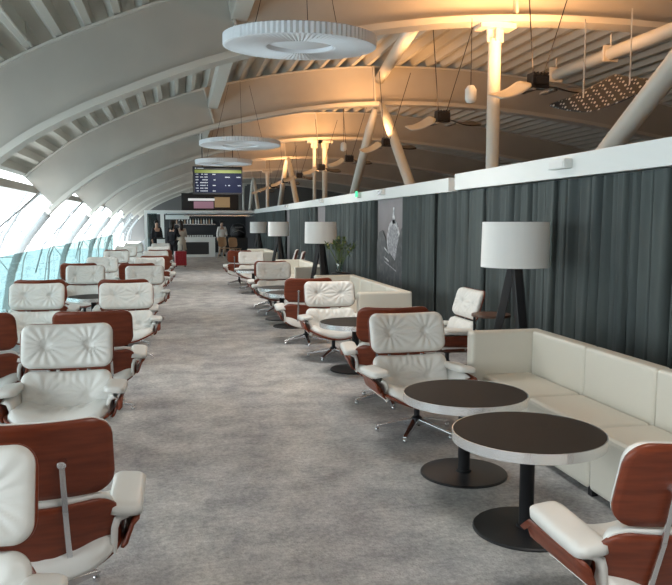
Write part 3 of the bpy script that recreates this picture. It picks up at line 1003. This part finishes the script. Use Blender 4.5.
for k, (x, y, lab) in enumerate(((2.90, 5.98, 'nearest tripod floor lamp with a white drum shade, behind the near sofa end'),
        (2.58, 13.4, 'second tripod lamp with white drum shade, just left of the flower vase'),
        (2.74, 20.45, 'third tripod lamp with white drum shade, left of the second'), (2.80, 26.4, 'farthest tripod lamp with white drum shade'))):
    o = lamp if k == 0 else copy_tree(lamp)
    o.location = (x, y, 0)
    tag(o, lab, 'floor lamp', 'tripod floor lamps along the curtain')

# side tables
def side_table(x, y, h, r, mm, lab):
    t = empty('side_table', (x, y, 0), 0, lab, 'side table')
    bm = bmesh.new(); lathe(bm, [(0, h - .025), (r, h - .025), (r, h), (0, h)], 36); obj('tabletop', bm, mm, t, bevel=.004)
    for a in (2.6, 4.7, .5):
        bm = bmesh.new(); tube(bm, [(r * .85 * math.cos(a), r * .85 * math.sin(a), 0), (r * .85 * math.cos(a), r * .85 * math.sin(a), h - .025)], .013, 8)
        obj('leg', bm, M['black'], t)
side_table(2.97, 6.62, .705, .19, M['wood'], 'small round brown side table between the side chair and the nearest lamp')
side_table(2.82, 12.74, .70, .17, M['black'], 'small dark side table under the flower vase')

# vase and flowers
t = empty('flower_vase', (2.79, 12.72, .70), 0, 'glass vase of green and yellow flowers beside the second lamp', 'vase')
bm = bmesh.new(); lathe(bm, [(0, 0), (.05, 0), (.055, .02), (.05, .12), (.06, .23), (.056, .23), (.046, .12), (.048, .03), (0, .02)], 24); obj('vase_body', bm, M['vase'], t, smooth=True)
bm = bmesh.new(); rnd = random.Random(3)
tips = []
for k in range(26):
    a, e_ = rnd.random() * 2 * PI, rnd.random() * .9
    l = .30 + .17 * rnd.random()
    tip = Vector((math.sin(e_) * math.cos(a) * l * .85, math.sin(e_) * math.sin(a) * l * .85, .12 + math.cos(e_) * l + .05))
    tips.append(tip)
    tube(bm, [(0.01 * math.cos(a), 0.01 * math.sin(a), .04), (tip.x * .3, tip.y * .3, .22), tip], .004, 5)
obj('stems', bm, M['leaf'], t)
bm = bmesh.new()
for tip in tips:
    for q in range(13):
        d = Vector((rnd.uniform(-1, 1), rnd.uniform(-1, 1), rnd.uniform(-.4, 1))).normalized()
        side = d.cross(Vector((0, 0, 1))).normalized() * .014
        p = tip - Vector((0, 0, .05)) * rnd.random()
        v = [bm.verts.new(x) for x in (p, p + d * .04 + side, p + d * .085, p + d * .04 - side)]
        bm.faces.new(v)
tag(obj('leaves', bm, M['leaf'], t), kind='stuff')
for k, tip in enumerate(tips):
    if k % 2: continue
    bm = bmesh.new(); bmesh.ops.create_icosphere(bm, subdivisions=1, radius=.02, matrix=Matrix.Translation(tip))
    obj('flower_head', bm, M['petal'], t, smooth=True)

# ------------------------------------------------------------ flight board
t = empty('flight_board', (1.17, 22.3, 2.42), math.radians(-2), 'hanging dark flight departures board with a yellow green header row', 'display board')
W, H = 1.47, .82
bm = bmesh.new(); box(bm, (-W/2, 0, 0), (W/2, .12, H)); obj('housing', bm, M['black'], t, bevel=.008)
scr = mat('screen_navy', (.006, .008, .02), .5, spec=.1, emit=((.006, .009, .03), .3))
grn = mat('screen_green', (.10, .12, .02), .5, emit=((.22, .27, .05), .28))
txt = mat('screen_text', (.2, .21, .23), .5, emit=((.6, .65, .7), .25))
bm = bmesh.new(); box(bm, (-W/2 + .06, -.004, .05), (W/2 - .03, 0, H - .11)); obj('screen', bm, scr, t)
bm = bmesh.new(); box(bm, (-W/2 + .06, -.008, H - .19), (W/2 - .03, -.004, H - .10)); obj('header_row', bm, grn, t)
rnd = random.Random(9)
for k in range(7):
    z = H - .245 - k * .082
    def cells(x0, n_, wc):
        f = bmesh.new()
        for q in range(n_):
            if rnd.random() < .82:
                box(f, (x0 + q * wc, -.008, z), (x0 + q * wc + wc * .7, -.004, z + .030))
        obj('text', f, txt, t)
    cells(-W/2 + .09, 3, .028); cells(-W/2 + .22, 7, .032)
    if k % 2 == 0: cells(-.15, 3, .03)
    if k in (1, 4): cells(.22, 5, .03); cells(.56, 4, .03)
bm = bmesh.new(); box(bm, (-W/2 + .07, -.008, H - .075), (-W/2 + .11, -.004, H - .035)); box(bm, (-W/2 + .14, -.008, H - .07), (-W/2 + .32, -.004, H - .045)); obj('title_text', bm, txt, t)
for s in (-.45, .45):
    bm = bmesh.new(); tube(bm, [(s, .06, H), (s, .06, H + 2.2)], .012, 8); obj('hanger', bm, M['darkmetal'], t)

# ------------------------------------------------------------ bar pavilion at the far end
BY = 34.0
bm = bmesh.new(); box(bm, (-1.5, BY, 2.0), (3.6, BY + 5.5, 2.12)); tag(obj('ceiling_bar', bm, M['white'], bevel=.01), 'thin white canopy slab over the bar', kind='structure')
bm = bmesh.new(); box(bm, (-1.5, BY + 5.4, 0), (3.6, BY + 5.5, 2.0)); tag(obj('wall_bar', bm, M['dark']), kind='structure')
bm = bmesh.new(); box(bm, (3.5, BY, 0), (3.6, BY + 5.4, 2.0)); tag(obj('wall_bar_side', bm, M['dark']), kind='structure')
bm = bmesh.new(); box(bm, (.25, BY + .4, 1.86), (3.45, BY + .46, 1.92)); tag(obj('trim_bar', bm, M['alu']), 'steel rail under the bar canopy', kind='structure')
bm = bmesh.new(); box(bm, (-1.5, BY, 0), (-1.38, BY + .12, 2.0)); tag(obj('bar_post', bm, M['white']), 'white corner post left of the bar', 'post', 'white bar posts')
bm = bmesh.new(); box(bm, (-.80, BY, 0), (-.64, BY + .14, 2.0)); tag(obj('bar_post', bm, M['white']), 'white post between the people at the bar', 'post', 'white bar posts')
bm = bmesh.new(); box(bm, (-1.37, BY + .05, .05), (-.95, BY + .07, 1.98)); tag(obj('glass_screen', bm, M['rail_glass']), 'tall teal glass screen beside the bar post', 'glass screen')
t = empty('bar_counter', (0.62, BY, 0), 0, 'white framed bar counter with a dark front panel', 'counter')
bm = bmesh.new(); box(bm, (-1.0, 0, 0), (1.0, .7, .12)); box(bm, (-1.0, 0, .12), (-.78, .7, .86)); box(bm, (.72, 0, .12), (1.0, .7, .86)); box(bm, (-.78, 0, .68), (.72, .7, .86)); obj('body', bm, M['white'], t)
bm = bmesh.new(); box(bm, (-.78, .05, .12), (.72, .1, .68)); obj('front_panel', bm, M['dark'], t)
bm = bmesh.new(); box(bm, (-1.02, -.03, .86), (1.02, .72, .90)); obj('countertop', bm, M['white'], t)
rnd = random.Random(5)
for k in range(12):
    x = .3 + k * .11
    bm = bmesh.new(); lathe(bm, [(0, 0), (.03, 0), (.035, .09), (.03, .09), (.0, .01)], 12)
    tag(obj('cup', bm, M['white'], None, loc=(x, BY + .3 + .1 * (k % 3), .90)), 'small white cup on the bar counter', 'cup', 'cups on the bar counter')
t = empty('back_shelf', (0.9, BY + 4.9, 0), 0, 'dark wall shelf with a pale strip behind the bar counter', 'shelf')
bm = bmesh.new(); box(bm, (-1.1, 0, 0), (1.9, .45, .95)); obj('cabinet', bm, M['black'], t)
bm = bmesh.new(); box(bm, (-1.1, .2, 1.45), (1.0, .45, 1.50)); obj('shelf_board', bm, M['alu'], t)
for k in range(14):
    bm = bmesh.new(); lathe(bm, [(0, 0), (.035, 0), (.035, .17), (.012, .21), (.012, .27), (0, .27)], 10)
    tag(obj('bottle', bm, M['tan'] if k % 3 == 0 else M['white'], None, loc=(-.1 + k * .14, BY + 5.25, 1.50)), 'bottle on the shelf behind the bar', 'bottle', 'bottles behind the bar')
t = empty('menu_sign', (-.05, BY + 1.6, 1.72), 0, 'pale horizontal menu sign behind the white post at the bar', 'sign')
bm = bmesh.new(); box(bm, (-.55, 0, 0), (.55, .05, .2)); obj('panel', bm, M['white'], t)
bm = bmesh.new(); tube(bm, [(-.5, .02, .2), (-.5, .02, .29)], .01, 6); tube(bm, [(.5, .02, .2), (.5, .02, .29)], .01, 6); obj('bracket', bm, M['darkmetal'], t)
t = empty('coffee_machine', (2.75, BY + .9, 0), 0, 'dark round fronted coffee machine on its stand at the right of the bar', 'coffee machine')
bm = bmesh.new(); box(bm, (-.42, -.3, 0), (.42, .3, .85)); obj('stand', bm, M['dark'], t, bevel=.02)
bm = bmesh.new(); lathe(bm, [(0, .85), (.32, .85), (.36, 1.0), (.36, 1.3), (.25, 1.5), (0, 1.55)], 24); obj('body', bm, M['black'], t, smooth=True)
bm = bmesh.new(); tube(bm, [(-.25, -.34, 1.1), (0, -.40, 1.22), (.25, -.34, 1.1)], .02, 8); tube(bm, [(-.18, -.36, 1.35), (.18, -.36, 1.35)], .025, 8); obj('chrome_fitting', bm, M['alu'], t)
t = empty('white_bin', (-.72, 31.0, 0), 0, 'small white box stand with a black top left of the standing traveller', 'bin')
bm = bmesh.new(); box(bm, (-.16, -.16, 0), (.16, .16, .9)); obj('body', bm, M['white'], t, bevel=.01)
bm = bmesh.new(); box(bm, (-.165, -.165, .9), (.165, .165, .95)); obj('top', bm, M['black'], t)
# wall tv above the bar canopy
t = empty('wall_television', (1.45, BY + .5, 2.12), 0, 'dark screen with a pink and white picture standing on the bar canopy', 'screen')
bm = bmesh.new(); box(bm, (-1.3, 0, 0), (1.3, .1, .80)); obj('housing', bm, M['black'], t)
pk = mat('picture_pink', (.28, .16, .20), .5, emit=((.28, .15, .2), .35)); wt = mat('picture_white', (.6, .6, .6), .5, emit=((.7, .7, .7), .4)); tn = mat('picture_tan', (.30, .20, .11), .5, emit=((.3, .2, .1), .3))
bm = bmesh.new(); box(bm, (-.75, -.006, .10), (.15, 0, .42)); obj('picture_area', bm, pk, t)
bm = bmesh.new(); box(bm, (-1.0, -.006, .45), (.2, 0, .56)); obj('picture_area', bm, wt, t)
bm = bmesh.new(); box(bm, (.2, -.006, .15), (.9, 0, .62)); obj('picture_area', bm, tn, t)
# tan chairs by the bar
for x, y, lab in ((1.95, 32.4, 'tan wooden chair standing just right of the white counter'), (2.35, 31.5, 'tan wooden chair next to the farthest lounge chairs')):
    t = empty('wooden_chair', (x, y, 0), .5, lab, 'chair', 'tan chairs by the bar')
    obj('seat', slab(.42, .42, .08, .01, .02, (0, 0, .46), (1, 0, 0), (0, 1, 0), (0, 0, 1), nu=8, nv=8), M['tan'], t)
    obj('backrest', slab(.42, .42, .1, .0, .02, (0, .22, .72), (1, 0, 0), (0, .15, .99), (0, -.99, .15), bend=.05, nu=8, nv=8), M['tan'], t)
    for sx_ in (-1, 1):
        for sy in (-1, 1):
            bm = bmesh.new(); tube(bm, [(sx_ * .14, sy * .14, .45), (sx_ * .22, sy * .22, 0)], .014, 8); obj('leg', bm, M['tan'], t)

# ------------------------------------------------------------ suitcase
t = empty('red_suitcase', (.04, 26.7, 0), .15, 'red hard shell suitcase standing in the aisle by the bar', 'suitcase')
bm = bmesh.new(); box(bm, (-.20, -.12, .05), (.20, .12, .56))
for q in range(7): box(bm, (-.165 + q * .05, -.128, .09), (-.145 + q * .05, .128, .52))
obj('shell', bm, M['red'], t, bevel=.02)
bm = bmesh.new(); tube(bm, [(-.08, .06, .56), (-.08, .06, .78), (.08, .06, .78), (.08, .06, .56)], .01, 8); obj('handle', bm, M['darkmetal'], t)
for sx_ in (-1, 1):
    for sy in (-1, 1):
        bm = bmesh.new(); tube(bm, [(sx_ * .16 - .012, sy * .09, .026), (sx_ * .16 + .012, sy * .09, .026)], .026, 10); box(bm, (sx_*.16-.01, sy*.09-.012, .03), (sx_*.16+.01, sy*.09+.012, .07)); obj('wheel', bm, M['black'], t)

# ------------------------------------------------------------ people
def person(loc, rz, height, lab, top, legs_, armL, armR, skirt=None, hair='short', lean=0.0):
    """one skinned body; clothing as parts grown around the same skeleton"""
    s = height / 1.72
    t = empty('person', loc, rz, lab, 'person')
    def grow(name, pts, edges, m_, sub=1):
        me = bpy.data.meshes.new(name)
        me.from_pydata([tuple(Vector(p[0]) * s) for p in pts], edges, [])
        o = bpy.data.objects.new(name, me)
        COL.objects.link(o); o.parent = t
        me.materials.append(m_)
        sk = o.modifiers.new('skin', 'SKIN')
        for i, p in enumerate(pts):
            me.skin_vertices[0].data[i].radius = (p[1] * s, (p[2] if len(p) > 2 else p[1]) * s)
            me.skin_vertices[0].data[i].use_root = (i == 0)
        sb = o.modifiers.new('sub', 'SUBSURF'); sb.levels = sub; sb.render_levels = sub
        sk.use_smooth_shade = True
        return o
    ly = -lean
    J = dict(pel=(0, 0, .93), wai=(0, ly*.3, 1.08), che=(0, ly*.7, 1.30), nec=(0, ly, 1.47), hd=(0, ly - .01, 1.55), hd2=(0, ly - .015, 1.68),
             hL=(.09, 0, .88), kL=(.10, -.03, .50), aL=(.10, .02, .09), tL=(.11, -.12, .03), hR=(-.09, 0, .88), kR=(-.10, .0, .50), aR=(-.10, .06, .09), tR=(-.12, -.07, .03),
             sL=(.17, ly*.8, 1.40), sR=(-.17, ly*.8, 1.40))
    eL, wL, fL = armL; eR, wR, fR = armR
    P_ = [(J['pel'], .13, .10), (J['wai'], .12, .09), (J['che'], .15, .10), (J['nec'], .05), (J['hd'], .07, .08), (J['hd2'], .07, .085),
          (J['hL'], .085), (J['kL'], .055), (J['aL'], .04), (J['tL'], .035), (J['hR'], .085), (J['kR'], .055), (J['aR'], .04), (J['tR'], .035),
          (J['sL'], .05), (eL, .038), (wL, .028), (fL, .03, .018), (J['sR'], .05), (eR, .038), (wR, .028), (fR, .03, .018)]
    Ed = [(0,1),(1,2),(2,3),(3,4),(4,5),(0,6),(6,7),(7,8),(8,9),(0,10),(10,11),(11,12),(12,13),(2,14),(14,15),(15,16),(16,17),(2,18),(18,19),(19,20),(20,21)]
    body = grow('body', P_, Ed, M['skin'], 2)
    def inflate(ids, ed, d, name, m_):
        return grow(name, [(P_[i][0], P_[i][1] + d, (P_[i][2] if len(P_[i]) > 2 else P_[i][1]) + d) for i in ids], ed, m_, 2)
    tp = inflate((1, 0, 2, 14, 15, 16, 18, 19, 20), [(0,1),(0,2),(2,3),(3,4),(4,5),(2,6),(6,7),(7,8)], .032, 'top', top)
    if skirt:
        bm = bmesh.new(); lathe(bm, [(.14*s, 1.06*s), (.19*s, .9*s), (.23*s, .55*s), (.22*s, .55*s), (.17*s, .9*s), (.12*s, 1.06*s)], 20, close=True)
        obj('skirt', bm, skirt, t, smooth=True)
    inflate((0, 6, 7, 8, 10, 11, 12), [(0,1),(1,2),(2,3),(0,4),(4,5),(5,6)], .025, 'trousers', legs_)
    for q in (9, 13):
        a = Vector(P_[q][0]); h = Vector(P_[q - 1][0])
        bm = bmesh.new(); tube(bm, [Vector((h.x, h.y + .03, .045)) * s, Vector((a.x, a.y - .02, .035)) * s], [.05 * s, .04 * s], 10); obj('shoe', bm, M['blackcloth'], t, smooth=True)
    hd = Vector(J['hd2']) * s
    bm = bmesh.new()
    bmesh.ops.create_uvsphere(bm, u_segments=18, v_segments=12, radius=.105 * s, matrix=Matrix.Translation(hd + Vector((0, .025 * s, .005 * s))))
    dele = [v for v in bm.verts if v.co.y < hd.y - .03 * s and v.co.z < hd.z + .04 * s]
    bmesh.ops.delete(bm, geom=dele, context='VERTS')
    if hair == 'long':
        tube(bm, [hd + Vector((0, .07, 0)) * s, hd + Vector((0, .10, -.15)) * s, hd + Vector((0, .10, -.32)) * s], [.08 * s, .09 * s, .04 * s], 10)
    obj('hair', bm, M['hair'], t, smooth=True)
    for sx_ in (-1, 1):
        bm = bmesh.new(); bmesh.ops.create_icosphere(bm, subdivisions=1, radius=.012 * s, matrix=Matrix.Translation(hd + Vector((sx_ * .032, -.082, -.03)) * s)); obj('eye', bm, M['hair'], t)
    bm = bmesh.new(); tube(bm, [hd + Vector((0, -.08, -.02)) * s, hd + Vector((0, -.105, -.06)) * s], [.008 * s, .016 * s], 8); obj('nose', bm, M['skin'], t, smooth=True)
    # hands: five tapering fingers each
    for w_, f_ in ((wL, fL), (wR, fR)):
        w_, f_ = Vector(w_), Vector(f_)
        d = (f_ - w_).normalized()
        sd = d.cross(Vector((0, 0, 1)))
        sd = sd.normalized() if sd.length > .1 else Vector((1, 0, 0))
        bm = bmesh.new()
        for q, l in zip((-1.5, -.5, .5, 1.5), (.06, .075, .08, .068)):
            a = f_ + sd * q * .017
            tube(bm, [(a - d * .02) * s, (a + d * l * .5) * s, (a + d * l + Vector((0, 0, -.02))) * s], [.010 * s, .009 * s, .006 * s], 6)
        tube(bm, [(w_ + sd * .02) * s, (w_ + sd * .05 + d * .04) * s, (w_ + sd * .055 + d * .075) * s], [.012 * s, .010 * s, .007 * s], 6)
        obj('fingers', bm, M['skin'], t, smooth=True)
    return t
down = lambda sg: ((sg * .21, .02, 1.13), (sg * .23, -.05, .90), (sg * .23, -.08, .82))
fwd = lambda sg, z=1.1: ((sg * .22, -.02, 1.14), (sg * .16, -.25, z), (sg * .14, -.33, z + .01))
person((-.22, 28.2, 0), math.radians(150), 1.62, 'person in black clothes standing left of the red suitcase', M['blackcloth'], M['blackcloth'], down(1), fwd(-1, 1.15), hair='long')
person((.08, 29.3, 0), math.radians(200), 1.60, 'person in a pale long top with dark hair behind the red suitcase', M['beigecloth'], M['beigecloth'], down(1), fwd(-1), skirt=M['beigecloth'], hair='long')
person((-.92, 32.2, 0), math.radians(20), 1.62, 'person in dark clothes standing beside the bar glass screen', M['blackcloth'], M['blackcloth'], down(1), down(-1))
person((1.98, BY + .9, 0), math.radians(15), 1.62, 'person in a white shirt and black apron standing at the bar', M['whitecloth'], M['beigecloth'], fwd(1, 1.02), down(-1), skirt=None)
